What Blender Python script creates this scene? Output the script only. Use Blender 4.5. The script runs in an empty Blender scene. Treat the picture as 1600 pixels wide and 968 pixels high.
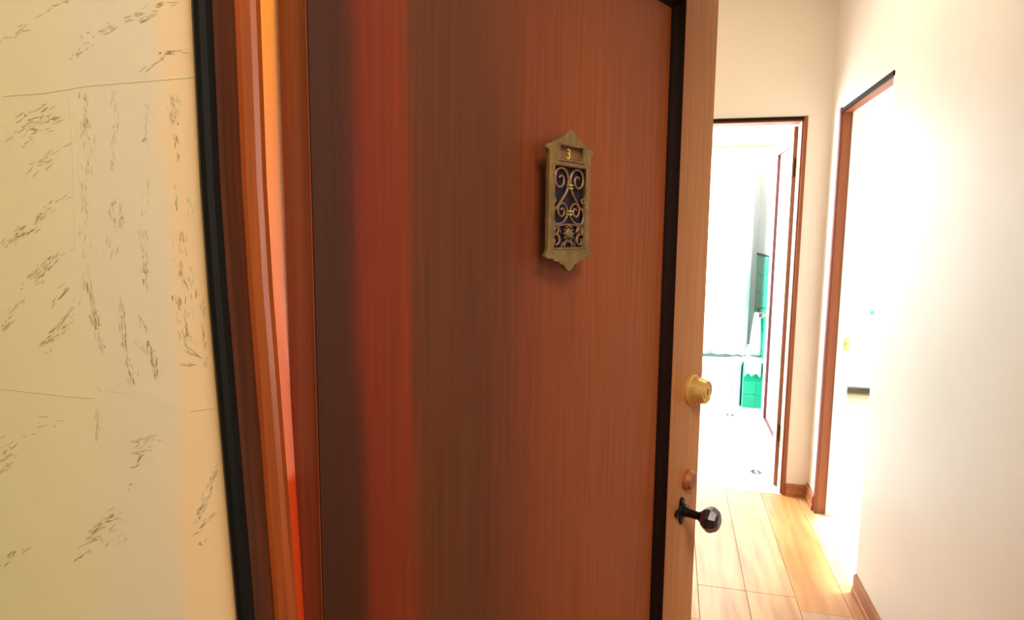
import bpy, bmesh, math, random
from mathutils import Vector, Matrix
random.seed(7)
C = bpy.context.scene
COL = C.collection
PI = math.pi

# ---------------------------------------------------------------- camera
F, YAW, PIT, ROLL, CH = 1014.5, .2418, .1201, .0091, 1.45
cam_d = bpy.data.cameras.new('camera'); cam = bpy.data.objects.new('camera', cam_d); COL.objects.link(cam)
cam_d.sensor_width = 36; cam_d.lens = F*36/1600; cam_d.clip_start = .02
fw = Vector((-math.sin(YAW)*math.cos(PIT), math.cos(YAW)*math.cos(PIT), -math.sin(PIT)))
rt = Vector((math.cos(YAW), math.sin(YAW), 0)); up = rt.cross(fw)
r2 = rt*math.cos(ROLL) + up*math.sin(ROLL); u2 = -rt*math.sin(ROLL) + up*math.cos(ROLL)
cam.matrix_world = Matrix(((r2.x,u2.x,-fw.x,0),(r2.y,u2.y,-fw.y,0),(r2.z,u2.z,-fw.z,CH),(0,0,0,1)))
C.camera = cam

# ---------------------------------------------------------------- sky, lights, exposure
C.view_settings.view_transform = 'Standard'; C.view_settings.look = 'None'
C.view_settings.exposure = 0; C.view_settings.gamma = 1; C.view_settings.use_curve_mapping = False
w = bpy.data.worlds.new('sky'); C.world = w; w.use_nodes = True
w.node_tree.nodes['Background'].inputs[0].default_value = (.75, .87, 1, 1)
w.node_tree.nodes['Background'].inputs[1].default_value = 3.0

def area(name, loc, target, sx, sy, power, col):
    l = bpy.data.lights.new(name, 'AREA'); l.shape = 'RECTANGLE'; l.size = sx; l.size_y = sy; l.energy = power; l.color = col
    o = bpy.data.objects.new(name, l); COL.objects.link(o); o.location = loc
    o.rotation_euler = (Vector(target)-Vector(loc)).to_track_quat('-Z', 'Y').to_euler(); return o
sun_d = bpy.data.lights.new('sun', 'SUN'); sun_d.energy = 14; sun_d.angle = math.radians(1.5); sun_d.color = (1, .97, .93)
sun = bpy.data.objects.new('sun', sun_d); COL.objects.link(sun)
sun.rotation_euler = Vector((-.74, -.42, -.74)).to_track_quat('-Z', 'Y').to_euler()
area('daylight_room', (3.18, 4.4, 1.9), (1.2, 4.4, 1.0), 2.6, 1.7, 150, (.86, .94, 1))
area('daylight_bathroom', (-.86, 4.9, 1.6), (.6, 4.9, 1.1), 1.3, 1.5, 185, (.9, .96, 1))
area('side_room_fill', (-1.15, 2.75, 1.25), (.7, 2.62, 1.35), .6, 1.5, 16, (.62, .85, 1))  # unseen light added on the left to brighten the right wall and floor
area('hall_warm_fill', (.15, 2.5, 2.86), (.15, 2.5, 0), .45, .45, 12, (1, .78, .56))  # unseen warm light added to tint the hall walls peach
area('corridor_fill', (.55, -.30, 2.56), (0, .6, 1.2), .5, .5, 24, (1, .95, .86))  # unseen fill added above the corridor for the cream wall and door
area('corridor_side_fill', (1.74, -.35, 1.5), (-.6, .3, 1.3), .8, 1.3, 16, (1, .95, .88))  # unseen fill added from the right; the corridor has no window there

# ---------------------------------------------------------------- materials
def lin(c):
    return tuple(((x/255)/12.92 if x/255 <= .04045 else ((x/255+.055)/1.055)**2.4) for x in c)+(1,)
MATS = {}
def mat(name, rgb, rough=.6, metal=0, noise=0, nscale=8, stretch=(1,1,1), bump=0, bscale=60, rgb2=None, spec=.5, coat=0, detail=4, lo=.35, hi=.65, trans=0):
    m = bpy.data.materials.new(name); m.use_nodes = True; nt = m.node_tree; b = nt.nodes['Principled BSDF']
    b.inputs['Roughness'].default_value = rough; b.inputs['Metallic'].default_value = metal
    b.inputs['Specular IOR Level'].default_value = spec; b.inputs['Coat Weight'].default_value = coat
    b.inputs['Coat Roughness'].default_value = .25; b.inputs['Transmission Weight'].default_value = trans
    c1 = lin(rgb); c2 = lin(rgb2) if rgb2 else tuple(x*(1-noise) for x in c1[:3])+(1,)
    tc = nt.nodes.new('ShaderNodeTexCoord'); mp = nt.nodes.new('ShaderNodeMapping'); mp.inputs['Scale'].default_value = stretch
    nt.links.new(tc.outputs['Object'], mp.inputs[0])
    n = nt.nodes.new('ShaderNodeTexNoise'); n.inputs['Scale'].default_value = nscale; n.inputs['Detail'].default_value = detail
    nt.links.new(mp.outputs[0], n.inputs['Vector'])
    r = nt.nodes.new('ShaderNodeValToRGB'); r.color_ramp.elements[0].position = lo; r.color_ramp.elements[1].position = hi
    r.color_ramp.elements[0].color = c2; r.color_ramp.elements[1].color = c1
    nt.links.new(n.outputs['Fac'], r.inputs[0]); nt.links.new(r.outputs[0], b.inputs['Base Color'])
    if bump:
        n2 = nt.nodes.new('ShaderNodeTexNoise'); n2.inputs['Scale'].default_value = bscale; n2.inputs['Detail'].default_value = 5
        nt.links.new(mp.outputs[0], n2.inputs['Vector'])
        bp = nt.nodes.new('ShaderNodeBump'); bp.inputs['Strength'].default_value = bump; bp.inputs['Distance'].default_value = .01
        nt.links.new(n2.outputs['Fac'], bp.inputs['Height']); nt.links.new(bp.outputs[0], b.inputs['Normal'])
    MATS[name] = m; return m

def banded_wood(name, stops, axis, p0, p1, rough=.5, grain=.22, gscale=1.0, coat=.04, longaxis='Z'):
    """wood: colour bands across the board, fine pores and streaks along it"""
    m = bpy.data.materials.new(name); m.use_nodes = True; nt = m.node_tree; b = nt.nodes['Principled BSDF']
    b.inputs['Roughness'].default_value = rough; b.inputs['Coat Weight'].default_value = coat; b.inputs['Coat Roughness'].default_value = .35
    L = nt.links.new
    tc = nt.nodes.new('ShaderNodeTexCoord'); sp = nt.nodes.new('ShaderNodeSeparateXYZ'); L(tc.outputs['Object'], sp.inputs[0])
    b.inputs['Specular IOR Level'].default_value = .35; st = {'Z': (1,1,.025), 'X': (.05,1,1), 'Y': (1,.05,1)}[longaxis]
    mp = nt.nodes.new('ShaderNodeMapping'); mp.inputs['Scale'].default_value = st; L(tc.outputs['Object'], mp.inputs[0])
    n1 = nt.nodes.new('ShaderNodeTexNoise'); n1.inputs['Scale'].default_value = 9*gscale; n1.inputs['Detail'].default_value = 3; mp1 = nt.nodes.new('ShaderNodeMapping'); mp1.inputs['Scale'].default_value = tuple(1 if q == 1 else .16 for q in st); L(tc.outputs['Object'], mp1.inputs[0]); L(mp1.outputs[0], n1.inputs['Vector'])
    mr = nt.nodes.new('ShaderNodeMapRange'); mr.inputs['From Min'].default_value = p0; mr.inputs['From Max'].default_value = p1; mr.clamp = True
    L(sp.outputs[axis], mr.inputs['Value'])
    ad = nt.nodes.new('ShaderNodeMath'); ad.operation = 'MULTIPLY_ADD'; ad.inputs[1].default_value = .10; L(n1.outputs['Fac'], ad.inputs[0]); 
    sb = nt.nodes.new('ShaderNodeMath'); sb.operation = 'SUBTRACT'; sb.inputs[1].default_value = .05; L(mr.outputs[0], sb.inputs[0]); L(sb.outputs[0], ad.inputs[2])
    r = nt.nodes.new('ShaderNodeValToRGB'); cr = r.color_ramp
    while len(cr.elements) < len(stops): cr.elements.new(.5)
    for e, (p, c) in zip(cr.elements, stops): e.position = p
    for e, (p, c) in zip(cr.elements, stops): e.color = lin(c)
    L(ad.outputs[0], r.inputs[0])
    n2 = nt.nodes.new('ShaderNodeTexNoise'); n2.inputs['Scale'].default_value = 160*gscale; n2.inputs['Detail'].default_value = 4; L(mp.outputs[0], n2.inputs['Vector'])
    mr2 = nt.nodes.new('ShaderNodeMapRange'); mr2.inputs['From Min'].default_value = .3; mr2.inputs['From Max'].default_value = .7
    mr2.inputs['To Min'].default_value = 1-grain; mr2.inputs['To Max'].default_value = 1+grain*.5; L(n2.outputs['Fac'], mr2.inputs['Value'])
    mx = nt.nodes.new('ShaderNodeMix'); mx.data_type = 'RGBA'; mx.blend_type = 'MULTIPLY'; mx.inputs['Factor'].default_value = 1
    L(r.outputs[0], mx.inputs['A']); L(mr2.outputs[0], mx.inputs['B']); L(mx.outputs['Result'], b.inputs['Base Color'])
    bp = nt.nodes.new('ShaderNodeBump'); bp.inputs['Strength'].default_value = .12; bp.inputs['Distance'].default_value = .002
    L(n2.outputs['Fac'], bp.inputs['Height']); L(bp.outputs[0], b.inputs['Normal'])
    MATS[name] = m; return m

door_wood = banded_wood('door_shaded_veneer', [(0,(58,26,9)),(.04,(62,26,9)),(.075,(110,34,8)),(.125,(116,42,12)),(.17,(90,45,17)),(.29,(88,44,20)),(.41,(118,54,22)),(.58,(144,70,28)),(.82,(160,84,42)),(1,(164,92,48))], 'X', 0, .817)  # dark hinge-side stops carry the frame's shadow, other bands vary the veneer
stile_wood = banded_wood('lit_stile_wood', [(0,(184,118,68)),(1,(212,148,90))], 'X', .69, .82)  # lock stile coloured lighter for the light falling on it
jamb_wood = banded_wood('jamb_wood', [(0,(76,34,10)),(.5,(90,42,14)),(1,(74,24,8))], 'Y', .45, .49, grain=.4)
stop_wood = banded_wood('stop_wood', [(0,(150,70,24)),(1,(168,84,40))], 'Y', .48, .5, grain=.3, rough=.3, coat=.5)
hinge_edge_wood = banded_wood('door_edge_wood', [(0,(118,52,20)),(.35,(140,80,54)),(.65,(132,76,48)),(1,(120,48,18))], 'Y', 0, .045)  # greyer middle stops paint a highlight streak down the edge
trim_wood = banded_wood('trim_wood', [(0,(146,78,40)),(1,(170,98,56))], 'Y', 3, 4)
base_wood = banded_wood('baseboard_wood', [(0,(176,112,68)),(1,(160,96,56))], 'Z', 0, .1, longaxis='Y', gscale=.6)
# rabbet wood with its bright light in the colour: orange, salmon, redder foot
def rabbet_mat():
    m = bpy.data.materials.new('lit_rabbet_wood'); m.use_nodes = True; nt = m.node_tree; b = nt.nodes['Principled BSDF']; L = nt.links.new
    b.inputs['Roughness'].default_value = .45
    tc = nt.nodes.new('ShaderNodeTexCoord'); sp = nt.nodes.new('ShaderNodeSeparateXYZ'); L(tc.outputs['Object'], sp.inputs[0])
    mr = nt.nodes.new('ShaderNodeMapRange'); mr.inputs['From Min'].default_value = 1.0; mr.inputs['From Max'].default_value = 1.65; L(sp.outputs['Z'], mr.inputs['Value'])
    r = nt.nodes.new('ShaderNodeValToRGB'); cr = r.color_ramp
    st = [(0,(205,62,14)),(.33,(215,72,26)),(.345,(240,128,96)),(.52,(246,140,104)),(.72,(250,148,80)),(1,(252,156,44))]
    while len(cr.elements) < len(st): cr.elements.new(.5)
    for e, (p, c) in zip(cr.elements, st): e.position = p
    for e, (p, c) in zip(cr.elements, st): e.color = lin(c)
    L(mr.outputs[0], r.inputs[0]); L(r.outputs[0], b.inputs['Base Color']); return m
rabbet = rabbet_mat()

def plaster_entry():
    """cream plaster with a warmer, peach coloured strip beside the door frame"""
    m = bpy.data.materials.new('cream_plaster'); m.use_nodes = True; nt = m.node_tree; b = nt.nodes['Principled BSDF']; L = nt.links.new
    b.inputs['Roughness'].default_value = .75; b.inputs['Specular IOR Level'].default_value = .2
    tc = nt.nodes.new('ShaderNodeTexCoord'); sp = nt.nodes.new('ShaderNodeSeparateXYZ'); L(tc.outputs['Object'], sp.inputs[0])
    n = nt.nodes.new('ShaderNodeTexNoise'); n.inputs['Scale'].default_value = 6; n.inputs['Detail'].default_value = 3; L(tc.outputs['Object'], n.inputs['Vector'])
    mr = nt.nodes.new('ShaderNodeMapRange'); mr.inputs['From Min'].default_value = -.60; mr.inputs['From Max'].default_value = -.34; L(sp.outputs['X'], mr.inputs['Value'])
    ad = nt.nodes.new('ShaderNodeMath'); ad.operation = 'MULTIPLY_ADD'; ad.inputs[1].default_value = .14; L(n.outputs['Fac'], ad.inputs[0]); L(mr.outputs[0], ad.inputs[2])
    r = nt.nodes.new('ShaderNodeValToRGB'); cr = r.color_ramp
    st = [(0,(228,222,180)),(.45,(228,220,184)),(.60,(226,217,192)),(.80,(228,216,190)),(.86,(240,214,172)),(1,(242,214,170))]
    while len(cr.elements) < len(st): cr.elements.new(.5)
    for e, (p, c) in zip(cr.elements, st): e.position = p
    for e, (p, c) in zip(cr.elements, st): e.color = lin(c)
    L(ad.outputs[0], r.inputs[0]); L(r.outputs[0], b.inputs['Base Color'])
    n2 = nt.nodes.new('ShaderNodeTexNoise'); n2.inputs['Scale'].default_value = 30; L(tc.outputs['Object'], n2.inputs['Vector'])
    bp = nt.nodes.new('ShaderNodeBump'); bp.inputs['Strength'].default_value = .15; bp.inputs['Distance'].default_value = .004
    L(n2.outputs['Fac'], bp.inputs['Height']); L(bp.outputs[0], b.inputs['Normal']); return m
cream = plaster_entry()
fleck_dark = mat('fleck_brown', (180,162,118), .9, noise=.25, nscale=200, spec=.1)
fleck_pale = mat('fleck_beige', (212,202,164), .9, noise=.15, nscale=200, spec=.1)
score_m = mat('score_line', (210,200,164), .9, spec=.1)
hall_paint = mat('hall_paint', (240,228,212), .45, noise=.05, nscale=2, bump=.06, bscale=14, spec=.4)
white_paint = mat('white_paint', (244,244,242), .5, noise=.03, nscale=3)
pale_paint = mat('pale_jamb_paint', (226,234,230), .4, noise=.05)
mint_paint = mat('mint_paint', (228,240,224), .4, noise=.05)
washed_face = mat('washed_door_face', (226,220,236), .35, noise=.05, nscale=3)  # strong light on the brown bathroom door, put in as off-white lavender
black_m = mat('black_edge_paint', (8,11,10), .45, spec=.2, noise=.5, nscale=30, stretch=(1,1,.1))
dark_trim = mat('dark_moulding', (30,9,7), .6, spec=.15, noise=.3, nscale=20, stretch=(1,1,.1))  # near-black puts the panel recess's shade into the moulding; also dark head casings
bronze = mat('aged_bronze', (132,108,58), .5, .2, rgb2=(108,88,46), nscale=60, bump=.1, bscale=200)
bronze2 = mat('bronze_scroll', (150,116,84), .4, .45, rgb2=(112,84,66), nscale=80)
collar_m = mat('brass_collar', (196,176,104), .35, .6)
navy = mat('dark_backing', (22,16,26), .5, rgb2=(14,14,42), nscale=25)
plate_in = mat('number_panel_brown', (116,80,54), .55, noise=.15, nscale=60)
brass = mat('brass', (236,200,122), .3, .6, noise=.15, nscale=20)
gold = mat('gold_numeral', (236,196,84), .35, .6)
copper = mat('copper', (190,116,84), .4, .5, noise=.2, nscale=40)
black_iron = mat('black_iron', (34,28,30), .3, .6, noise=.4, nscale=60)
knob_m = mat('dark_glass_knob', (48,34,44), .12, .3, noise=.3, nscale=40, coat=1)
steel = mat('dark_steel', (60,44,40), .35, .8)
tile_w = mat('white_hex_tile', (246,246,244), .2, noise=.03)
tile_b = mat('black_hex_tile', (26,28,34), .2)
grout = mat('pale_grout', (222,220,206), .8)
teal = mat('teal_tile', (16,160,124), .15, rgb2=(10,142,112), nscale=5)
teal_grout = mat('teal_tile_grout', (110,196,170), .7)
tub_m = mat('tub_enamel', (214,232,226), .12, noise=.03)
marble = mat('white_marble', (240,242,240), .2, noise=.06, nscale=6)
cloth = mat('white_curtain_cloth', (240,246,246), .9, rgb2=(214,244,238), nscale=2.2, lo=.3, hi=.42)
towel_m = mat('pale_green_towel', (206,236,222), .95, noise=.12, nscale=14)
bottle_m = mat('pink_bottle', (222,196,196), .3)
glass_teal = mat('teal_glass', (70,190,190), .1)
mat('red_moulding', (104,40,26), .5, noise=.2)
rubber = mat('dark_rubber', (20,22,20), .6)
frost = mat('window_glass', (240,248,250), .3, trans=.9)
rod_wood = mat('tan_rail', (206,160,104), .5, noise=.35, nscale=30, stretch=(1,.1,.1))
side_floor = mat('pale_floor', (226,214,186), .35, rgb2=(196,178,140), nscale=4, stretch=(.2,3,1))
ceil_m = mat('ceiling_paint', (240,228,208), .8, noise=.03)
corr_floor = mat('corridor_carpet', (112,70,46), .95, noise=.3, nscale=80)

plank_mats = []
for i, (c1, c2) in enumerate([((220,168,112),(196,134,82)),((226,178,128),(200,148,104)),((216,154,92),(190,126,70)),((214,168,134),(188,140,112)),((230,184,130),(206,152,100))]):
    plank_mats.append(mat('oak_plank_%s' % 'abcde'[i], c1, .4, rgb2=c2, nscale=5, stretch=(5,.45,1), coat=.12, detail=6, spec=.5))

# ---------------------------------------------------------------- helpers
def mesh_obj(name, bm, m, parent=None, smooth=False):
    me = bpy.data.meshes.new(name); bmesh.ops.recalc_face_normals(bm, faces=bm.faces); bm.to_mesh(me); bm.free()
    if isinstance(m, (list, tuple)):
        for q in m: me.materials.append(q)
    else: me.materials.append(m)
    if smooth:
        for p in me.polygons: p.use_smooth = True
    o = bpy.data.objects.new(name, me); COL.objects.link(o)
    if parent: o.parent = parent
    return o
def tag(o, label, cat, group=None, kind=None):
    o['label'] = label; o['category'] = cat
    if group: o['group'] = group
    if kind: o['kind'] = kind
    return o
def empty(name, loc, rz=0):
    o = bpy.data.objects.new(name, None); COL.objects.link(o); o.location = loc; o.rotation_euler = (0,0,rz); o.empty_display_size = .05; return o
def box(bm, x0, x1, y0, y1, z0, z1, bev=0):
    r = bmesh.ops.create_cube(bm, size=1); vs = r['verts']
    for v in vs: v.co = Vector(((x0+x1)/2+v.co.x*(x1-x0), (y0+y1)/2+v.co.y*(y1-y0), (z0+z1)/2+v.co.z*(z1-z0)))
    if bev:
        es = list({e for v in vs for e in v.link_edges})
        bmesh.ops.bevel(bm, geom=es, offset=bev, segments=2, affect='EDGES', profile=.5)
def boxo(name, b, m, parent=None, bev=0):
    bm = bmesh.new(); box(bm, *b, bev=bev); return mesh_obj(name, bm, m, parent)
def prism(bm, prof, z0, z1, shift=None):
    """closed xy profile swept in z, each level shifted in x by shift(z)"""
    zs = [z0, z1] if not shift else [z0+(z1-z0)*i/24 for i in range(25)]
    rows = [[bm.verts.new((x+(shift(z) if shift else 0), y, z)) for x, y in prof] for z in zs]
    n = len(prof)
    for a, b in zip(rows, rows[1:]):
        for i in range(n): bm.faces.new((a[i], a[(i+1) % n], b[(i+1) % n], b[i]))
    bm.faces.new(rows[0][::-1]); bm.faces.new(rows[-1])
def tube(bm, pts, r, n=6, closed=False):
    pts = [Vector(p) for p in pts]; rings = []
    ref = None
    for i, p in enumerate(pts):
        t = (pts[min(i+1, len(pts)-1)]-pts[max(i-1, 0)]).normalized()
        if ref is None: ref = Vector((0,1,0)) if abs(t.y) < .9 else Vector((1,0,0))
        s = t.cross(ref).normalized(); q = s.cross(t).normalized(); ref = q
        rr = r(i/(len(pts)-1)) if callable(r) else r
        rings.append([bm.verts.new(p+(s*math.cos(2*PI*k/n)+q*math.sin(2*PI*k/n))*rr) for k in range(n)])
    for a, b in zip(rings, rings[1:]):
        for k in range(n): bm.faces.new((a[k], a[(k+1) % n], b[(k+1) % n], b[k]))
    bm.faces.new(rings[0][::-1]); bm.faces.new(rings[-1])
def lathe(bm, prof, c, axis='-Y', n=24, flat=False):
    """prof: (radius, height) ; axis the height runs along"""
    c = Vector(c); ax = {'-Y': Vector((0,-1,0)), 'Z': Vector((0,0,1)), '-X': Vector((-1,0,0)), 'X': Vector((1,0,0))}[axis]
    u = ax.orthogonal().normalized(); v = ax.cross(u)
    rings = [[bm.verts.new(c+ax*h+(u*math.cos(2*PI*(k+.5)/n)+v*math.sin(2*PI*(k+.5)/n))*max(r, 1e-4)) for k in range(n)] for r, h in prof]
    for a, b in zip(rings, rings[1:]):
        for k in range(n): bm.faces.new((a[k], a[(k+1) % n], b[(k+1) % n], b[k]))
    bm.faces.new(rings[0][::-1]); bm.faces.new(rings[-1])
def curve_mesh(name, splines, ext, bev, m, parent, loc, res=2):
    """filled 2D outlines (holes allowed) as a plate in the local xz plane facing -y"""
    cu = bpy.data.curves.new(name, 'CURVE'); cu.dimensions = '2D'; cu.fill_mode = 'BOTH'; cu.extrude = ext; cu.bevel_depth = bev; cu.bevel_resolution = 1
    for pts in splines:
        s = cu.splines.new('POLY'); s.points.add(len(pts)-1); s.use_cyclic_u = True
        for q, (x, y) in zip(s.points, pts): q.co = (x, y, 0, 1)
    o = bpy.data.objects.new(name+'_source', cu); COL.objects.link(o)
    dg = bpy.context.evaluated_depsgraph_get(); me = bpy.data.meshes.new_from_object(o.evaluated_get(dg)); bpy.data.objects.remove(o)
    me.transform(Matrix.Rotation(PI/2, 4, 'X')); me.materials.clear(); me.materials.append(m); me.name = name
    p = bpy.data.objects.new(name, me); COL.objects.link(p); p.parent = parent; p.location = loc; return p

# ---------------------------------------------------------------- the setting
Y0, Y1 = .45, .56          # entry wall, outside and inside face
XW, TW = .773, .107         # right wall of the hall
YE = 3.758; TE = .11       # end wall
RX0, RX1 = 2.76, 3.55      # doorway in the right wall (along y)
BX0, BX1 = -.06, .644      # bathroom doorway in the end wall (along x)
TOP = 2.05; CEI = 2.95

# entry wall (left of door, header, right of door) ; the frame stands in its opening
bm = bmesh.new()
lean = lambda z: .047*max(0, min(.45, CH-z))
prism(bm, [(-2.25,Y0),(-.356,Y0),(-.356,Y1),(-2.25,Y1)], 0, 2.12, lean)
box(bm, -2.25, 1.8, Y0, Y1, 2.12, CEI)
box(bm, .56, 1.8, Y0, Y1, 0, 2.12)
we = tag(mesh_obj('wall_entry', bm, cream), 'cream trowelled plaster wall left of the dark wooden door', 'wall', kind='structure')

# trowel marks: (x, y) of the middle on the picture, angle, length, width, how many, dark?
def ray_to_wall(px, py, yw=Y0):
    c, s = math.cos(ROLL), math.sin(ROLL); dx, dy = px-800, py-484
    x = dx*c-dy*s; y = dx*s+dy*c
    v = r0*x + fw*F - u0*y; t = yw/v.y; return v.x*t, v.z*t+CH
r0, u0 = rt, up
marks = [(55,38,-32,130,8,16,0),(10,73,-20,60,6,8,0),(215,29,-25,66,10,16,1),(228,36,-22,40,8,10,1),(255,15,-5,40,3,5,0),
 (135,80,-38,90,18,16,0),(113,98,-40,12,8,5,1),(124,66,-30,14,8,4,1),(162,54,-30,30,5,6,0),(234,112,-35,48,6,12,1),(262,91,-4,44,6,9,1),
 (56,200,-28,60,32,44,1),(60,222,-30,70,20,10,0),(72,258,-34,80,22,14,0),(20,222,-30,30,8,4,0),
 (127,182,82,50,8,16,1),(131,240,86,90,14,26,0),(129,300,88,60,14,16,0),(132,355,88,90,12,12,0),(133,420,88,90,14,12,0),
 (174,190,88,70,9,14,0),(173,250,88,60,8,12,0),(178,345,84,44,22,20,1),(186,345,86,40,5,8,1),
 (224,205,88,80,6,10,0),(222,236,88,24,4,4,1),(226,320,88,60,16,8,0),(226,415,86,90,16,22,0),(226,430,86,40,10,8,1),
 (268,178,80,48,12,16,1),(270,196,70,20,8,8,1),(271,240,80,34,8,8,1),(262,185,88,60,8,8,0),(272,320,86,50,14,6,1),(282,385,80,40,18,12,1),(283,435,75,50,16,16,1),(290,450,80,40,16,8,1),(296,340,88,50,10,6,0),
 (80,335,-40,62,9,14,1),(66,346,-38,18,9,8,1),(22,384,-42,44,13,18,1),(42,376,-38,40,10,9,1),(100,408,-20,40,4,4,0),
 (70,432,-46,58,17,28,1),(45,450,-40,40,10,9,0),(92,475,-50,36,10,9,1),(30,490,-46,50,8,10,0),(14,520,-48,26,6,7,1),(8,524,-30,12,8,4,1),
 (95,518,-50,96,8,24,1),(100,528,-46,60,8,14,1),(78,560,-44,24,5,4,0),
 (146,490,78,70,10,24,1),(152,530,74,64,9,22,1),(158,552,60,20,8,7,1),
 (192,520,86,66,9,22,1),(199,560,84,54,7,16,1),(205,595,80,26,14,10,1),(190,500,86,40,14,9,0),
 (232,540,72,80,10,22,1),(243,580,80,50,9,16,1),(228,560,60,50,12,10,0),(246,594,60,16,12,6,1),
 (285,500,80,60,16,14,1),(292,540,60,44,18,16,1),(303,558,30,26,10,8,1),(293,579,0,26,4,6,1),(318,505,85,60,6,7,1),(322,560,85,60,6,8,1),(298,485,80,40,24,8,1),
 (156,675,88,44,5,8,0),(232,695,-22,32,6,10,1),(228,716,-14,34,6,10,1),(220,733,-52,30,4,6,1),(208,772,-60,10,4,3,1),(230,705,-30,50,26,8,0),
 (14,728,-42,54,10,15,1),(8,750,-40,34,7,8,0),(30,700,-20,60,26,8,0),(75,670,-10,50,30,5,0),
 (332,765,-64,50,5,11,1),(325,792,-60,48,5,11,1),(318,815,-60,42,5,11,1),(330,822,-50,30,5,7,1),(327,852,-40,22,5,6,1),(313,843,-30,12,5,4,1),(338,745,-50,30,12,5,1),
 (168,828,-24,52,7,15,1),(155,842,-42,36,6,10,1),(146,858,-30,40,5,9,1),(135,880,-36,30,5,7,1),(202,852,-30,16,6,4,1),(182,845,-40,60,28,12,0),(203,826,-20,20,12,4,0),
 (12,893,-40,50,6,14,1),(38,878,-26,50,6,9,0),(3,905,-40,12,4,4,1),(180,390,85,40,30,5,0),(165,620,20,80,12,4,0)]
bmd, bmp = bmesh.new(), bmesh.new()
rnd = random.Random(3)
for cx, cy, ang, ln, wd, n, dk in marks:
    a = math.radians(ang)
    for k in range(int(n*1.1)):
        t = (rnd.random()-.5)*ln; s = rnd.gauss(0, .33)*wd
        px = cx+math.cos(a)*t-math.sin(a)*s; py = cy+math.sin(a)*t+math.cos(a)*s
        L = rnd.uniform(3, 19)*(1 if ln > 25 else .4); W = rnd.uniform(.8, 2.9)
        da = a+rnd.gauss(0, .16); pts = []
        m_ = 8
        for q in range(m_):
            th = 2*PI*q/m_; rr = rnd.uniform(.7, 1.25)
            ex, ey = math.cos(th)*L/2*rr, math.sin(th)*W/2*rr
            pts.append(ray_to_wall(px+math.cos(da)*ex-math.sin(da)*ey, py+math.sin(da)*ex+math.cos(da)*ey))
        tgt = bmd if (dk and rnd.random() < .36) else bmp
        mid = (sum(p[0] for p in pts)/m_, sum(p[1] for p in pts)/m_)
        if mid[0] > -.362+lean(mid[1]): continue
        vs = [tgt.verts.new((p[0], Y0-.0001, p[1])) for p in pts]; c_ = tgt.verts.new((mid[0], Y0-.0003, mid[1]))
        for q in range(m_): tgt.faces.new((vs[q], vs[(q+1) % m_], c_))
for b_, m_ in ((bmd, fleck_dark), (bmp, fleck_pale)):
    o = mesh_obj('plaster_fleck', b_, m_, we); o['kind'] = 'stuff'
bm = bmesh.new()
for pl in ([(0,165),(60,160),(130,147),(200,140),(300,130)], [(0,622),(60,627),(110,632),(150,634)], [(102,165),(108,230),(112,300),(116,400)], [(300,652),(338,646)]):
    P = [ray_to_wall(*q) for q in pl]
    tube(bm, [(x, Y0+.0006, z) for x, z in P], lambda t: .0009, 5)
o = mesh_obj('score_line', bm, score_m, we); o['kind'] = 'stuff'

# entry door frame: each strip a piece of the jamb
fr = tag(empty('trim_1', (-.352, Y0, 0)), 'dark wooden frame of the front door, hinge side, with orange rabbet', 'door frame', kind='structure')
def frame_piece(name, prof, m, mirror=False):
    bm = bmesh.new()
    if mirror: prof = [(2*.106-x-.0, y) for x, y in prof][::-1]
    prism(bm, [(x+.352 if not mirror else x+.352, y-Y0) for x, y in prof], 0, 2.1, (None if mirror else lean)); return mesh_obj(name, bm, m, fr)
arc = [(-.364,Y0+.02),(-.3645,Y0-.001),(-.363,Y0-.006),(-.3595,Y0-.0085),(-.3555,Y0-.0075),(-.353,Y0-.003),(-.352,Y0+.003),(-.352,Y0+.02)]
edge = arc; jamb = [(-.365,.4535),(-.3515,.4535),(-.3505,.458),(-.3505,.476),(-.3525,.482),(-.3525,.56),(-.365,.56)]
stopp = [(-.354,.4805),(-.3480,.4815),(-.3405,.4845),(-.3375,.488),(-.3375,.494),(-.354,.494)]
rab = [(-.356,.4942),(-.3512,.4942),(-.3512,.562),(-.356,.562)]
frame_piece('edge_bead', edge, black_m); frame_piece('jamb', jamb, jamb_wood)
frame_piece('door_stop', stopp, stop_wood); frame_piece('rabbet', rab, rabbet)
frame_piece('edge_bead', edge, black_m, True); frame_piece('jamb', jamb, jamb_wood, True); frame_piece('door_stop', stopp, stop_wood, True)
boxo('head_jamb', (0, .93, -.008, .112, 2.07, 2.12), jamb_wood, fr)

# hall walls
bm = bmesh.new(); box(bm, XW, XW+TW, Y1, RX0, 0, CEI); box(bm, XW, XW+TW, RX1, 6.62, 0, CEI); box(bm, XW, XW+TW, RX0, RX1, TOP, CEI)
tag(mesh_obj('wall_right', bm, hall_paint), 'long pale peach hall wall on the right with a doorway', 'wall', kind='structure')
bm = bmesh.new(); box(bm, -.6, BX0, YE, YE+TE, 0, CEI); box(bm, BX1, XW, YE, YE+TE, 0, CEI); box(bm, BX0, BX1, YE, YE+TE, TOP, CEI)
tag(mesh_obj('wall_end', bm, hall_paint), 'peach end wall of the hall with the bathroom doorway', 'wall', kind='structure')
bm = bmesh.new(); box(bm, -.6, -.5, Y1, 2.2, 0, CEI); box(bm, -.6, -.5, 3.05, YE, 0, CEI); box(bm, -.6, -.5, 2.2, 3.05, 2.1, CEI)  # opening added out of sight to let in the left fill light
tag(mesh_obj('wall_left', bm, hall_paint), 'left wall of the hall, behind the open front door', 'wall', kind='structure')
tag(boxo('ceiling', (-2.25, 3.2, -1.2, 6.8, CEI, CEI+.1), ceil_m), 'plain pale ceiling over hall and rooms', 'ceiling', kind='structure')

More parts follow.
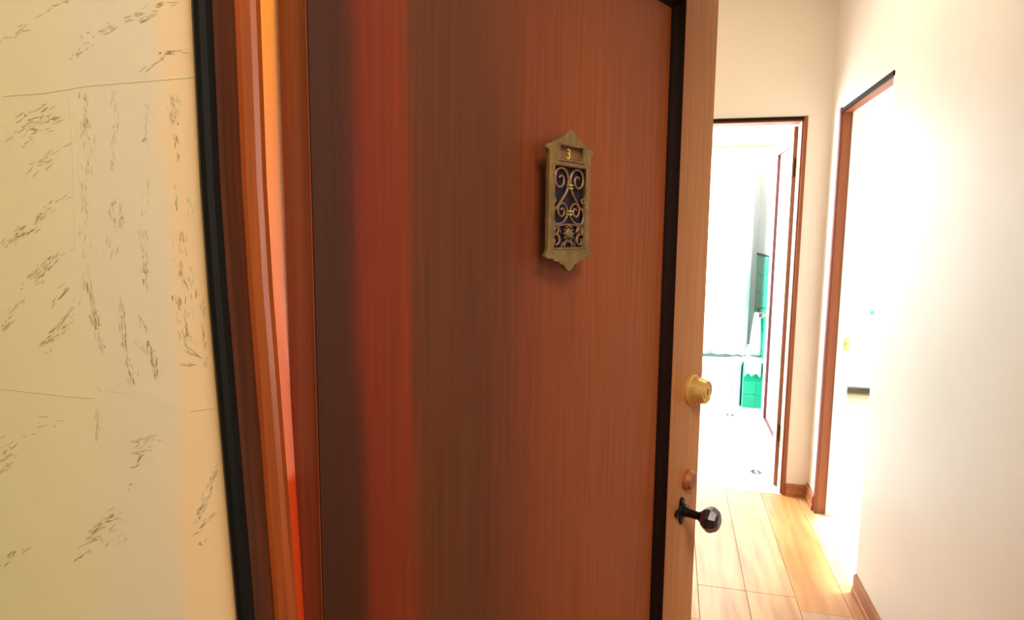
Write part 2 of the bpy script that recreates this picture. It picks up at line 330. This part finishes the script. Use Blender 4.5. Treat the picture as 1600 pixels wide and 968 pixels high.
# bathroom, right room, corridor shells
bm = bmesh.new(); box(bm, -.85, XW, 6.42, 6.62, 0, CEI)
tag(mesh_obj('wall_bathroom_back', bm, white_paint), 'white back wall of the bathroom behind tub and curtain', 'wall', kind='structure')
bm = bmesh.new(); box(bm, -.85, -.75, YE+TE, 4.2, 0, CEI); box(bm, -.85, -.75, 5.6, 6.42, 0, CEI); box(bm, -.85, -.75, 4.2, 5.6, 0, .8); box(bm, -.85, -.75, 4.2, 5.6, 2.4, CEI)
tag(mesh_obj('wall_bathroom_left', bm, white_paint), 'white bathroom wall with the window, hidden left', 'wall', kind='structure')
tag(boxo('wall_bathroom_right', (XW-.008, XW-.0005, YE+TE, 6.42, 0, CEI), white_paint), 'white bathroom wall on the right above green tile', 'wall', kind='structure')
bm = bmesh.new(); box(bm, .88, 3.2, 6.65, 6.78, 0, CEI)
tag(mesh_obj('wall_room_back', bm, white_paint), 'white far wall of the room through the right doorway', 'wall', kind='structure')
bm = bmesh.new(); box(bm, 3.0, 3.12, 1.6, 6.65, 0, .85); box(bm, 3.0, 3.12, 1.6, 6.65, 2.42, CEI); box(bm, 3.0, 3.12, 1.6, 2.3, .85, 2.42); box(bm, 3.0, 3.12, 5.7, 6.65, .85, 2.42)
tag(mesh_obj('wall_room_right', bm, white_paint), 'white window wall of the side room', 'wall', kind='structure')
tag(boxo('wall_room_front', (.88, 3.0, 1.6, 1.7, 0, CEI), white_paint), 'white near wall of the side room', 'wall', kind='structure')
bm = bmesh.new(); box(bm, -2.25, 1.8, -1.2, -1.1, 0, CEI)
tag(mesh_obj('wall_corridor_back', bm, cream), 'cream corridor wall behind the viewer', 'wall', kind='structure')
tag(boxo('wall_corridor_left', (-2.35, -2.25, -1.2, Y1, 0, CEI), cream), 'cream corridor end wall far left', 'wall', kind='structure')
tag(boxo('wall_corridor_right', (1.8, 1.9, -1.2, 1.6, 0, CEI), cream), 'cream corridor end wall far right', 'wall', kind='structure')

# windows of the rooms
def window(name, x, y0, y1, z0, z1, label):
    t = tag(empty(name, (x, (y0+y1)/2, z0)), label, 'window', kind='structure'); h = (y1-y0)/2; H = z1-z0
    bm = bmesh.new()
    for b in ((-.03,.03,-h,-h+.05,0,H),(-.03,.03,h-.05,h,0,H),(-.03,.03,-h+.05,h-.05,0,.05),(-.03,.03,-h+.05,h-.05,H-.05,H)): box(bm, *b)
    mesh_obj('window_frame', bm, white_paint, t)
    boxo('mullion', (-.02,.02,-.02,.02,.05,H-.05), white_paint, t)
window('window_1', 3.06, 2.3, 5.7, .85, 2.42, 'white framed window of the side room')
window('window_2', -.80, 4.2, 5.6, .8, 2.4, 'white framed bathroom window')

# floors
fl = tag(boxo('floor', (-.6, XW+TW, Y1-.11, YE, -.06, -.012), mat('subfloor', (150,96,54), .8)), 'glossy orange oak plank floor of the hall', 'floor', kind='structure')
seam = .530; wpl = .19; rr = random.Random(5)
rows = [seam+wpl*k for k in range(-6, 2)]
for ri, x0 in enumerate(rows):
    x1 = min(x0+wpl, XW); xa = max(x0, -.5)
    if x1-xa < .02: continue
    y = Y1-.11-[.3,.9,.1,.6,.35,.75,.445,.2][ri % 8]
    if abs(x0-.34) < .01: y = 2.66-1.28*2
    while y < YE:
        ya, yb = max(y, Y1-.11), min(y+1.28, YE)
        if yb-ya > .05:
            bm = bmesh.new()
            box(bm, xa+.0009, x1-.0009, ya+.0009, yb-.0009, -.012, rr.uniform(-.0004, .0004), bev=.0012)
            o = mesh_obj('plank', bm, plank_mats[rr.randrange(5)], fl)
        y += 1.28
fb = tag(boxo('floor_bathroom', (-.85, XW, YE+.0, 6.42, -.05, -.006), grout), 'white hexagon tile floor of the bathroom with black flowers', 'floor', kind='structure')
# hexagon tiles
R = .0148; dx = R*math.sqrt(3); dy = R*1.5
flowers = []
for cx, cy in ((.534,4.096),(.503,5.375),(.06,4.74),(-.35,4.096),(-.35,5.375)): 
    j = round((cy-(YE+.13))/dy); off = dx/2 if j % 2 else 0
    i = round((cx-off+.75)/dx); flowers.append((i*dx+off-.75, j*dy+YE+.13))
white = bmesh.new(); fl_b = [bmesh.new() for _ in flowers]
def hexa(bm, cx, cy, r=R*.93):
    t = [bm.verts.new((cx+r*math.sin(PI/3*k), cy+r*math.cos(PI/3*k), 0)) for k in range(6)]
    b = [bm.verts.new((cx+r*1.03*math.sin(PI/3*k), cy+r*1.03*math.cos(PI/3*k), -.006)) for k in range(6)]
    bm.faces.new(t[::-1])
    for k in range(6): bm.faces.new((t[k], t[(k+1) % 6], b[(k+1) % 6], b[k]))
j = -2
while YE+.13+j*dy < 6.4:
    i = 0
    while i*dx-.75 < .78:
        x = i*dx+(dx/2 if j % 2 else 0)-.75; y = YE+.13+j*dy; i += 1
        if x > .785: continue
        for f_, (ax, ay) in enumerate(flowers):
            d = math.hypot(x-ax, y-ay)
            if d < dx*1.1:
                if d > dx*.5: hexa(fl_b[f_], x, y)
                else: hexa(white, x, y)
                break
        else: hexa(white, x, y)
    j += 1
o = mesh_obj('hexagon_tile', white, tile_w, fb); o['kind'] = 'stuff'
for b in fl_b: mesh_obj('black_tile_flower', b, tile_b, fb)
boxo('threshold_strip', (BX0, BX1, YE-.004, YE+.085, -.03, .003), marble, fb, bev=.002)
tag(boxo('floor_room', (XW+TW, 3.0, 1.7, 6.65, -.05, 0), side_floor), 'sunlit pale wood floor of the room on the right', 'floor', kind='structure')
tag(boxo('floor_side_room', (-2.25, -.6, Y1, YE, -.05, 0), side_floor), 'pale floor of the room to the left of the hall', 'floor', kind='structure')
tag(boxo('wall_side_room', (-2.35, -2.25, Y1, YE+TE, 0, CEI), white_paint), 'white far wall of the room on the left', 'wall', kind='structure')
tag(boxo('wall_side_room_end', (-2.25, -.6, YE, YE+TE, 0, CEI), white_paint), 'white end wall of the room on the left', 'wall', kind='structure')
tag(boxo('floor_corridor', (-2.25, 1.8, -1.1, Y0, -.05, 0), corr_floor), 'brown corridor floor outside the front door', 'floor', kind='structure')

# trims of the two inner openings
t = tag(empty('trim_2', (XW, RX1, 0)), 'brown wooden door frame of the right doorway with pale inner jamb', 'door frame', kind='structure')
boxo('casing', (-.006, .004, -.012, .020, 0, TOP+.014), mat('dark_red_trim', (128,48,26), .4, noise=.3, stretch=(1,1,.1)), t, bev=.001)
boxo('jamb', (.0045, .046, -.012, 0, 0, TOP-.012), trim_wood, t)
boxo('pale_jamb', (.046, TW, -.022, 0, 0, TOP-.012), pale_paint, t, bev=.001)
boxo('head_casing', (-.006, .004, RX0-RX1-.0, -.012, TOP-.012, TOP+.006), dark_trim, t)
boxo('head_jamb', (.0045, .046, RX0-RX1, 0, TOP-.012, TOP), trim_wood, t)
boxo('pale_head_jamb', (.046, TW, RX0-RX1, 0, TOP-.012, TOP), pale_paint, t)
boxo('near_jamb', (.0, TW, RX0-RX1-.0, RX0-RX1+.012, 0, TOP-.012), pale_paint, t)
sp = boxo('strike_plate', (.078, .1, -.0245, -.0225, .872, .935), brass, t, bev=.0008)
boxo('latch_tongue', (.083, .092, -.033, -.0245, .895, .912), brass, sp, bev=.001)
t = tag(empty('trim_3', (BX1, YE, 0)), 'thin brown wooden frame of the bathroom doorway', 'door frame', kind='structure')
boxo('casing', (-.004, .014, -.006, .004, 0, TOP+.014), trim_wood, t, bev=.001)
boxo('jamb', (-.012, 0, .004, .022, 0, TOP-.012), trim_wood, t)
boxo('pale_jamb', (-.012, 0, .022, TE, 0, TOP-.012), mint_paint, t)
for z in (.27, 1.76): boxo('hinge_leaf', (-.0135, -.012, .06, TE-.006, z, z+.10), brass, t)
boxo('head_casing', (BX0-BX1, -.004, -.006, .004, TOP-.004, TOP+.012), dark_trim, t)
boxo('head_jamb', (BX0-BX1, 0, .004, TE, TOP-.012, TOP), trim_wood, t)
boxo('far_jamb', (BX0-BX1, BX0-BX1+.012, .004, TE, 0, TOP-.012), trim_wood, t)

# baseboards
def baseboard(name, b, label, along='x'):
    t = tag(empty(name, (b[0], b[2], 0)), label, 'baseboard', kind='structure')
    L, W = b[1]-b[0], b[3]-b[2]
    bm = bmesh.new()
    if along == 'x': prof = [(0,0),(-.016,0),(-.016,.022),(-.012,.026),(-.012,.058),(-.005,.068),(0,.068)]
    else: prof = [(0,0),(-.016,0),(-.016,.022),(-.012,.026),(-.012,.072),(-.005,.082),(0,.082)]
    v0, v1 = [], []
    for q, z in prof:
        if along == 'x': v0.append(bm.verts.new((0, W+q, z))); v1.append(bm.verts.new((L, W+q, z)))
        else: v0.append(bm.verts.new((L+q, 0, z))); v1.append(bm.verts.new((L+q, W, z)))
    n = len(prof)
    for k in range(n): bm.faces.new((v0[k], v0[(k+1) % n], v1[(k+1) % n], v1[k]))
    bm.faces.new(v0); bm.faces.new(v1[::-1]); mesh_obj('board', bm, base_wood, t)
th = tag(boxo('floor_threshold', (XW, XW+TW, RX0, RX1, -.05, .0), side_floor), 'sunlit pale floor strip in the right doorway', 'floor', kind='structure')
baseboard('baseboard_end', (BX1+.015, XW-.017, YE-.02, YE), 'short brown wooden baseboard below the peach wall beside the bathroom')
baseboard('baseboard_corner', (XW-.02, XW, RX1+.022, YE), 'tiny brown baseboard in the corner by the right doorway', 'y')
baseboard('baseboard_right', (XW-.02, XW, Y1+.02, RX0), 'orange brown wooden baseboard along the near right wall', 'y')

# ---------------------------------------------------------------- front door, opened inwards
HX, HY, ANG, DW, DT = -.304, .510, 1.1068, .817, .045
D = tag(empty('door_1', (HX, HY, 0), ANG), 'large mahogany front door standing ajar with a bronze peep grille', 'door', kind='structure')
Z0, Z1 = .01, 2.055; PX0, PX1, PZ0, PZ1 = .108, .692, .28, 1.822
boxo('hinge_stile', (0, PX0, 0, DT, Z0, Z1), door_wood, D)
boxo('hinge_edge', (-.0012, -.0001, .0015, DT-.0015, Z0, Z1), hinge_edge_wood, D)
boxo('lock_stile', (PX1, DW, 0, DT, Z0, Z1), stile_wood, D, bev=.0025)
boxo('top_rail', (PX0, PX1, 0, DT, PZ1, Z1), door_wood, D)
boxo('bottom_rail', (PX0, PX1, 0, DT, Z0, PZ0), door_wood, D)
def ring(name, x0, x1, z0, z1, prof, m, parent):
    bm = bmesh.new(); loops = []
    for i_, q in prof:
        loops.append([bm.verts.new(v) for v in ((x0+i_, q, z0+i_), (x1-i_, q, z0+i_), (x1-i_, q, z1-i_), (x0+i_, q, z1-i_))])
    for a, b in zip(loops, loops[1:]):
        for k in range(4): bm.faces.new((a[k], a[(k+1) % 4], b[(k+1) % 4], b[k]))
    for l in (loops[0],): pass
    return mesh_obj(name, bm, m, parent)
ring('moulding', PX0, PX1, PZ0, PZ1, [(0,.0),(.002,.006),(.004,.010),(.009,.0165),(.012,.0185),(.013,.0225)], dark_trim, D)
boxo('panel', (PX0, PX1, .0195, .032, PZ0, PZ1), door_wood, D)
# hinge leaves on the edge
for z in (.35, 1.88):
    h = boxo('hinge_leaf', (-.0028, -.0012, .008, .04, z, z+.09), brass, D)
    bm = bmesh.new(); lathe(bm, [(.005,0),(.005,.09)], (-.004, .049, z), 'Z', 12); mesh_obj('hinge_pin', bm, brass, h)

# peep grille
GX, GZ = .372, 1.400
G = empty('peep_grille', (GX, 0, GZ)); G.parent = D
outl = [(0,0),(.007,.003),(.010,.008),(.018,.0095),(.024,.0135),(.031,.0135),(.036,.0175),(.044,.017),(.050,.0205),(.0455,.024),(.0435,.030),
        (.0435,.146),(.0455,.151),(.050,.1535),(.045,.157),(.038,.156),(.034,.161),(.026,.1625),(.021,.167),(.012,.169),(.007,.1745),(0,.178)]
outl = outl + [(-x, z) for x, z in outl[-2:0:-1]]
hole1 = [(-.036,.029),(.036,.029),(.036,.1335),(-.036,.1335)]
hole2 = [(-.0275,.1395),(.0275,.1395),(.0275,.159),(-.0275,.159)]
fp = curve_mesh('face_plate', [outl, hole1, hole2], .0026, .0010, bronze, G, (0, -.0042, 0))
boxo('backing', (-.037, .037, -.0012, -.0002, .028, .1345), navy, G)
boxo('number_panel', (-.0285, .0285, -.003, -.0002, .1385, .160), plate_in, G)
# inner lip round both openings
ring('lip', -.0375, .0375, .0275, .135, [(0,-.0075),(.0008,-.009),(.002,-.009),(.003,-.0075)], bronze2, G)
ring('lip', -.029, .029, .138, .1605, [(0,-.0075),(.0008,-.0095),(.0025,-.0095),(.0035,-.0075)], bronze2, G)
# numeral
cu = bpy.data.curves.new('numeral', 'FONT'); cu.body = '3'; cu.size = .0185; cu.align_x = 'CENTER'; cu.extrude = .0008; cu.offset = .0002
o = bpy.data.objects.new('numeral_source', cu); COL.objects.link(o); dg = bpy.context.evaluated_depsgraph_get()
me = bpy.data.meshes.new_from_object(o.evaluated_get(dg)); bpy.data.objects.remove(o)
me.transform(Matrix.Rotation(PI/2, 4, 'X')); me.materials.clear(); me.materials.append(gold)
o = bpy.data.objects.new('numeral_three', me); COL.objects.link(o); o.parent = G; o.location = (-.002, -.0042, .1425)
def spiral(cx, cy, r0, r1, a0, a1, n=26):
    return [(cx+math.cos(a0+(a1-a0)*i/n)*(r0+(r1-r0)*i/n), cy+math.sin(a0+(a1-a0)*i/n)*(r0+(r1-r0)*i/n)) for i in range(n+1)]
def scroll(pts, r=.0018, mirror=True):
    for s in ((1,-1) if mirror else (1,)):
        bm = bmesh.new(); tube(bm, [(x*s, 0, z) for x, z in pts], r, 6); o = mesh_obj('scroll', bm, bronze2, G, True); o.location = (0, -.0048, 0)
R_ = math.radians
# upper heart: curl at top outside, running over to the collar and down outwards
scroll(spiral(.0190,.1160,.0030,.0168,R_(-330),R_(180),34) + [(.003,.106),(.0055,.101),(.012,.094),(.019,.087),(.026,.080)] + spiral(.0215,.0705,.0125,.0125,R_(48),R_(-60),8))
scroll(spiral(.0150,.0765,.0022,.0118,R_(-330),R_(180)) + [(.0035,.071),(.005,.068),(.010,.063),(.018,.0605),(.028,.0600),(.0335,.0610)], .0015)
scroll(spiral(.031,.091,.0015,.0055,R_(-300),R_(60),14), .0012)
# lower panel
scroll(spiral(.0265,.0525,.002,.0075,R_(-420),R_(130),18) + [(.019,.052),(.0165,.049)], .0013)
scroll(spiral(.0265,.0385,.002,.0085,R_(420),R_(-100+180),18) + [(.031,.047),(.0345,.050)], .0013)
scroll([(.0345,.0445),(.028,.0475),(.0215,.0465),(.018,.0415),(.0175,.036)], .0012)
scroll([(.016,.030),(.012,.035),(.006,.0375),(0,.038)], .0014)
scroll(spiral(0,.0300,.0085,.0085,R_(0),R_(180),12), .0011, False)
scroll([(-.0355,.0585),(-.02,.0585),(0,.0600),(.02,.0585),(.0355,.0585)], .0012, False)
bm = bmesh.new()
for z in (.1095, .1055): box(bm, -.0048, .0048, -.0085, -.0035, z-.0011, z+.0011, bev=.0004)
for z in (.0765, .0725): box(bm, -.0048, .0048, -.0085, -.0035, z-.0011, z+.0011, bev=.0004)
mesh_obj('collar', bm, collar_m, G)
bm = bmesh.new(); lathe(bm, [(.0068,0),(.0068,.003),(.005,.0055),(.002,.006)], (0,-.003,.0480), '-Y', 16)
mesh_obj('medallion', bm, bronze, G)
for k in range(12):
    a = 2*PI*k/12; bm = bmesh.new()
    lathe(bm, [(.0012,0),(.0017,.001),(.0012,.0025)], (math.cos(a)*.0100, -.0045, .0480+math.sin(a)*.0098), '-Y', 8); mesh_obj('petal', bm, bronze2, G)

# deadbolt, latch button, knob
bm = bmesh.new(); lathe(bm, [(.0275,0),(.0275,.004),(.0255,.006),(.0240,.017),(.0205,.030),(.0185,.031),(.0175,.0295),(.0115,.029),(.0112,.0305),(.003,.031)], (.772,0,1.168), '-Y', 28)
db = mesh_obj('deadbolt', bm, brass, D); boxo('keyway', (.7713,.7727,-.0316,-.0308,1.162,1.174), steel, db)
bm = bmesh.new(); lathe(bm, [(.019,0),(.019,.006),(.0165,.009),(.0150,.014),(.006,.015)], (.768,0,.999), '-Y', 24)
mesh_obj('latch_button', bm, copper, D)
bm = bmesh.new(); n = 48; ringp = []
KX, KZ = .748, .946
for k in range(n):
    a = 2*PI*k/n; r = .0095+.0155*abs(math.cos(2*a))**2.2; ringp.append((math.cos(a)*r, math.sin(a)*r))
k_ = empty('door_knob', (KX, 0, KZ)); k_.parent = D
curve_mesh('rosette', [ringp], .0015, .0010, black_iron, k_, (0, -.0025, 0))
bm = bmesh.new(); lathe(bm, [(.0155,0),(.0145,.003),(.0095,.006),(.0080,.012),(.0075,.031),(.0105,.036),(.0105,.039)], (0,-.004,0), '-Y', 20); mesh_obj('stem', bm, black_iron, k_)
bm = bmesh.new(); lathe(bm, [(.010,0),(.0185,.006),(.0230,.014),(.0230,.021),(.0175,.031),(.0095,.034)], (0,-.040,0), '-Y', 8); mesh_obj('knob_head', bm, knob_m, k_)

# ---------------------------------------------------------------- bathroom door leaf
B = tag(empty('door_2', (.612, 3.872, 0)), 'light-washed pale bathroom door opened inwards, seen nearly edge-on with brown edge', 'door', kind='structure')
T2 = .033; W2 = .655
boxo('hinge_stile', (0, T2, 0, .10, .01, 2.03), washed_face, B); boxo('hinge_edge', (0, T2, -.0015, -.0001, .01, 2.03), trim_wood, B)
boxo('lock_stile', (0, T2, W2-.11, W2, .01, 2.03), washed_face, B); boxo('top_rail', (0, T2, .10, W2-.11, 1.94, 2.03), washed_face, B)
boxo('bottom_rail', (0, T2, .10, W2-.11, .01, .255), washed_face, B); boxo('panel', (.017, .027, .10, W2-.11, .255, 1.94), washed_face, B)
bm = bmesh.new()
for b in ((-.001,.0168,W2-.114,W2-.1101,.2555,1.9395),(-.001,.0168,.1001,.104,.2555,1.9395),(-.001,.0168,.104,W2-.114,.2555,.2595),(-.001,.0168,.104,W2-.114,1.9355,1.9395)): box(bm, *b)
mesh_obj('moulding', bm, MATS['red_moulding'], B)
for z in (.27, 1.76):
    h = boxo('hinge_leaf', (T2*.25, T2+.0145, -.0034, -.0016, z, z+.10), steel, B)
    bm = bmesh.new(); lathe(bm, [(.005,0),(.005,.10)], (T2+.009,-.006,z), 'Z', 12); mesh_obj('hinge_pin', bm, brass, h)
k2 = empty('door_knob', (0, W2-.075, .925)); k2.parent = B
bm = bmesh.new(); lathe(bm, [(.022,0),(.020,.004),(.008,.007),(.007,.03)], (0,0,0), '-X', 16); mesh_obj('rosette', bm, brass, k2)
bm = bmesh.new(); lathe(bm, [(.008,0),(.019,.006),(.022,.016),(.016,.028),(.004,.031)], (-.03,0,0), '-X', 14); mesh_obj('knob_head', bm, knob_m, k2)

# ---------------------------------------------------------------- green tile wainscot on the bathroom's right wall
wn = tag(empty('trim_4', (XW-.008, 3.9, 0)), 'green tiled lower wall in the bathroom behind the open door', 'tile wainscot', kind='structure')
boxo('grout_bed', (-.006, 0, 0, 2.5, 0, 1.26), teal_grout, wn)
first = None
for zi in range(8):
    for yi in range(16):
        if first is None:
            first = boxo('tile', (-.011, -.006, .002, .154, .002, .154), teal, wn, bev=.0012); continue
        o = first.copy(); COL.objects.link(o); o.location = (0, yi*.156, zi*.1565)
boxo('cap', (-.014, 0, 0, 2.5, 1.26, 1.275), rubber, wn, bev=.002)

# ---------------------------------------------------------------- bathtub, tiled ledge, curtain
TY = 5.646
bt = tag(empty('bathtub', (-.08, TY, 0)), 'pale green white bathtub standing under the white shower curtain', 'bathtub')
def rrect(x0, x1, y0, y1, r, z, n=6):
    out = []
    for cx, cy, a in ((x1-r,y1-r,0),(x0+r,y1-r,90),(x0+r,y0+r,180),(x1-r,y0+r,270)):
        for i in range(n+1):
            t = math.radians(a+90*i/n); out.append((cx+r*math.cos(t), cy+r*math.sin(t), z))
    return out
bm = bmesh.new(); loops = []
for b in ((-.66,.675,.012,.75,.03,0),(-.66,.675,.012,.75,.03,.34),(-.665,.685,0,.76,.04,.375),(-.665,.685,0,.76,.04,.395),(-.66,.68,.008,.75,.04,.405),(-.60,.62,.07,.70,.10,.405),(-.585,.60,.085,.685,.10,.385),(-.52,.50,.13,.64,.12,.12),(-.46,.44,.2,.58,.1,.09)):
    loops.append([bm.verts.new(v) for v in rrect(b[0],b[1],b[2],b[3],b[4],b[5])])
for a, b in zip(loops, loops[1:]):
    n = len(a)
    for k in range(n): bm.faces.new((a[k], a[(k+1) % n], b[(k+1) % n], b[k]))
bm.faces.new(loops[0]); bm.faces.new(loops[-1][::-1])
mesh_obj('tub_body', bm, tub_m, bt, True)
boxo('apron_panel', (-.60, .60, .004, .0125, .05, .30), tub_m, bt, bev=.003)
le = tag(empty('tiled_ledge', (.6075, TY-.01, 0)), 'teal tiled block with white marble top at the end of the bathtub', 'ledge')
boxo('core', (0, .157, .008, .76, 0, .385), teal_grout, le)
for zi in range(3):
    boxo('tile', (.002, .104, 0, .008, zi*.118+.002, zi*.118+.116), teal, le, bev=.001)
    boxo('tile', (.107, .157, 0, .008, zi*.118+.002, zi*.118+.116), teal, le, bev=.001)
boxo('marble_top', (-.001, .157, -.02, .76, .3855, .412), marble, le, bev=.003)
rail = tag(empty('curtain_rail', (-.75, TY+.14, 2.165)), 'thin tan shower rail high across the bathroom', 'rail')
bm = bmesh.new(); tube(bm, [(0,0,0),(1.517,0,0)], .009, 10); mesh_obj('rod', bm, rod_wood, rail, True)
for x in (0.0, 1.507):
    bm = bmesh.new(); lathe(bm, [(.022,0),(.022,.01)], (x,0,0), 'X', 14); mesh_obj('flange', bm, brass, rail)
bm = bmesh.new(); nx, nz = 150, 12; g = []
for i in range(nx+1):
    x = -.62+1.26*i/nx; col_ = []
    for j in range(nz+1):
        z = .02+1.722*j/nz; fade = .5+.5*(1-j/nz)
        col_.append(bm.verts.new((x, math.sin(i*.55+math.sin(i*.13))*.020*fade+.004*math.sin(j*.9+i*.2), z)))
    g.append(col_)
for i in range(nx):
    for j in range(nz): bm.faces.new((g[i][j], g[i+1][j], g[i+1][j+1], g[i][j+1]))
cu_ = tag(empty('shower_curtain', (0, TY+.14, .40)), 'white shower curtain with faint aqua patches hanging inside the tub', 'curtain')
o = mesh_obj('curtain_cloth', bm, cloth, cu_, True); so = o.modifiers.new('thickness', 'SOLIDIFY'); so.thickness = .002
for k in range(12):
    bm = bmesh.new(); x = -.585+k*.106
    tube(bm, [(x, math.cos(a)*.014, 1.735+math.sin(a)*.012) for a in [2*PI*i/12 for i in range(13)]], .0022, 5); mesh_obj('curtain_ring', bm, steel, cu_)
# towel draped over the marble
bm = bmesh.new(); g = []
path = [(-.034,.27),(-.033,.33),(-.031,.395),(-.028,.414),(-.016,.4185),(.02,.4185),(.08,.4185)]
for i in range(17):
    x = .004+.128*i/16
    g.append([bm.verts.new((x, y-.004*math.sin(i*1.3)*(1 if k < 3 else 0), z+(.03*abs(math.sin(i*.42)) if k == 0 else 0))) for k, (y, z) in enumerate(path)])
for a, b in zip(g, g[1:]):
    for k in range(len(path)-1): bm.faces.new((a[k], b[k], b[k+1], a[k+1]))
o = tag(mesh_obj('towel', bm, marble, None, True), 'white towel draped over the marble edge of the ledge', 'towel'); o.location = (.6075, TY-.01, 0)
so = o.modifiers.new('thickness', 'SOLIDIFY'); so.thickness = .003
# hanging towel above the ledge, on a hook on the tiled wall
ht = tag(empty('hanging_towel', (.715, TY+.13, .43)), 'pale green towel hanging from a hook above the tiled ledge', 'towel')
bm = bmesh.new(); g = []
for j in range(15):
    t = j/14; wv = .052*(1-.55*t**2); z = .0+.36*t
    g.append([bm.verts.new((-.002+wv*math.cos(a)*(1+.10*math.sin(5*a)), .028*math.sin(a)*(1+.2*math.sin(4*a)), z)) for a in [2*PI*k/20 for k in range(20)]])
for a, b in zip(g, g[1:]):
    for k in range(20): bm.faces.new((a[k], a[(k+1) % 20], b[(k+1) % 20], b[k]))
bm.faces.new(g[0][::-1]); bm.faces.new(g[-1]); mesh_obj('towel_cloth', bm, towel_m, ht, True)
bm = bmesh.new(); tube(bm, [(0,0,.355),(.0,0,.39),(.02,0,.40),(.058,0,.40)], .004, 6); mesh_obj('hook', bm, steel, ht)
bo = tag(empty('bottle', (.645, TY+.06, .4125)), 'small pinkish bottle standing on the white marble ledge', 'bottle')
bm = bmesh.new(); lathe(bm, [(.017,0),(.0185,.004),(.0185,.07),(.014,.085),(.008,.092)], (0,0,0), 'Z', 18); mesh_obj('body', bm, bottle_m, bo, True)
bm = bmesh.new(); lathe(bm, [(.0085,0),(.0085,.022),(.007,.024)], (0,0,.092), 'Z', 14); mesh_obj('cap', bm, white_paint, bo)

# ---------------------------------------------------------------- side room wardrobe
wd = tag(empty('wardrobe', (1.02, 6.3, 0)), 'white wardrobe on short legs at the far end of the right room', 'wardrobe')
boxo('body', (0, 1.5, .02, .335, .085, 2.35), white_paint, wd, bev=.003)
for k in range(2):
    dr = boxo('wardrobe_door', (.004+k*.749, .747+k*.749, 0, .0195, .09, 2.345), white_paint, wd, bev=.002)
    bm = bmesh.new(); lathe(bm, [(.006,0),(.006,.012),(.018,.018),(.020,.028),(.012,.038),(.003,.040)], (.703+k*.09,0,.77), '-Y', 16); mesh_obj('knob', bm, glass_teal, dr)
for x in (.04, 1.46):
    for y in (.05, .30): boxo('leg', (x-.02, x+.02, y-.02, y+.02, 0, .0848), side_floor, wd)

# unseen brass plate added on the ceiling above the warm fill light
lf = tag(empty('added_ceiling_light', (.15, 2.5, CEI)), 'unseen brass ceiling plate added for the hall light', 'lamp')
bm = bmesh.new(); lathe(bm, [(.13,-.02),(.13,0)], (0,0,0), 'Z', 28); mesh_obj('ceiling_plate', bm, brass, lf)
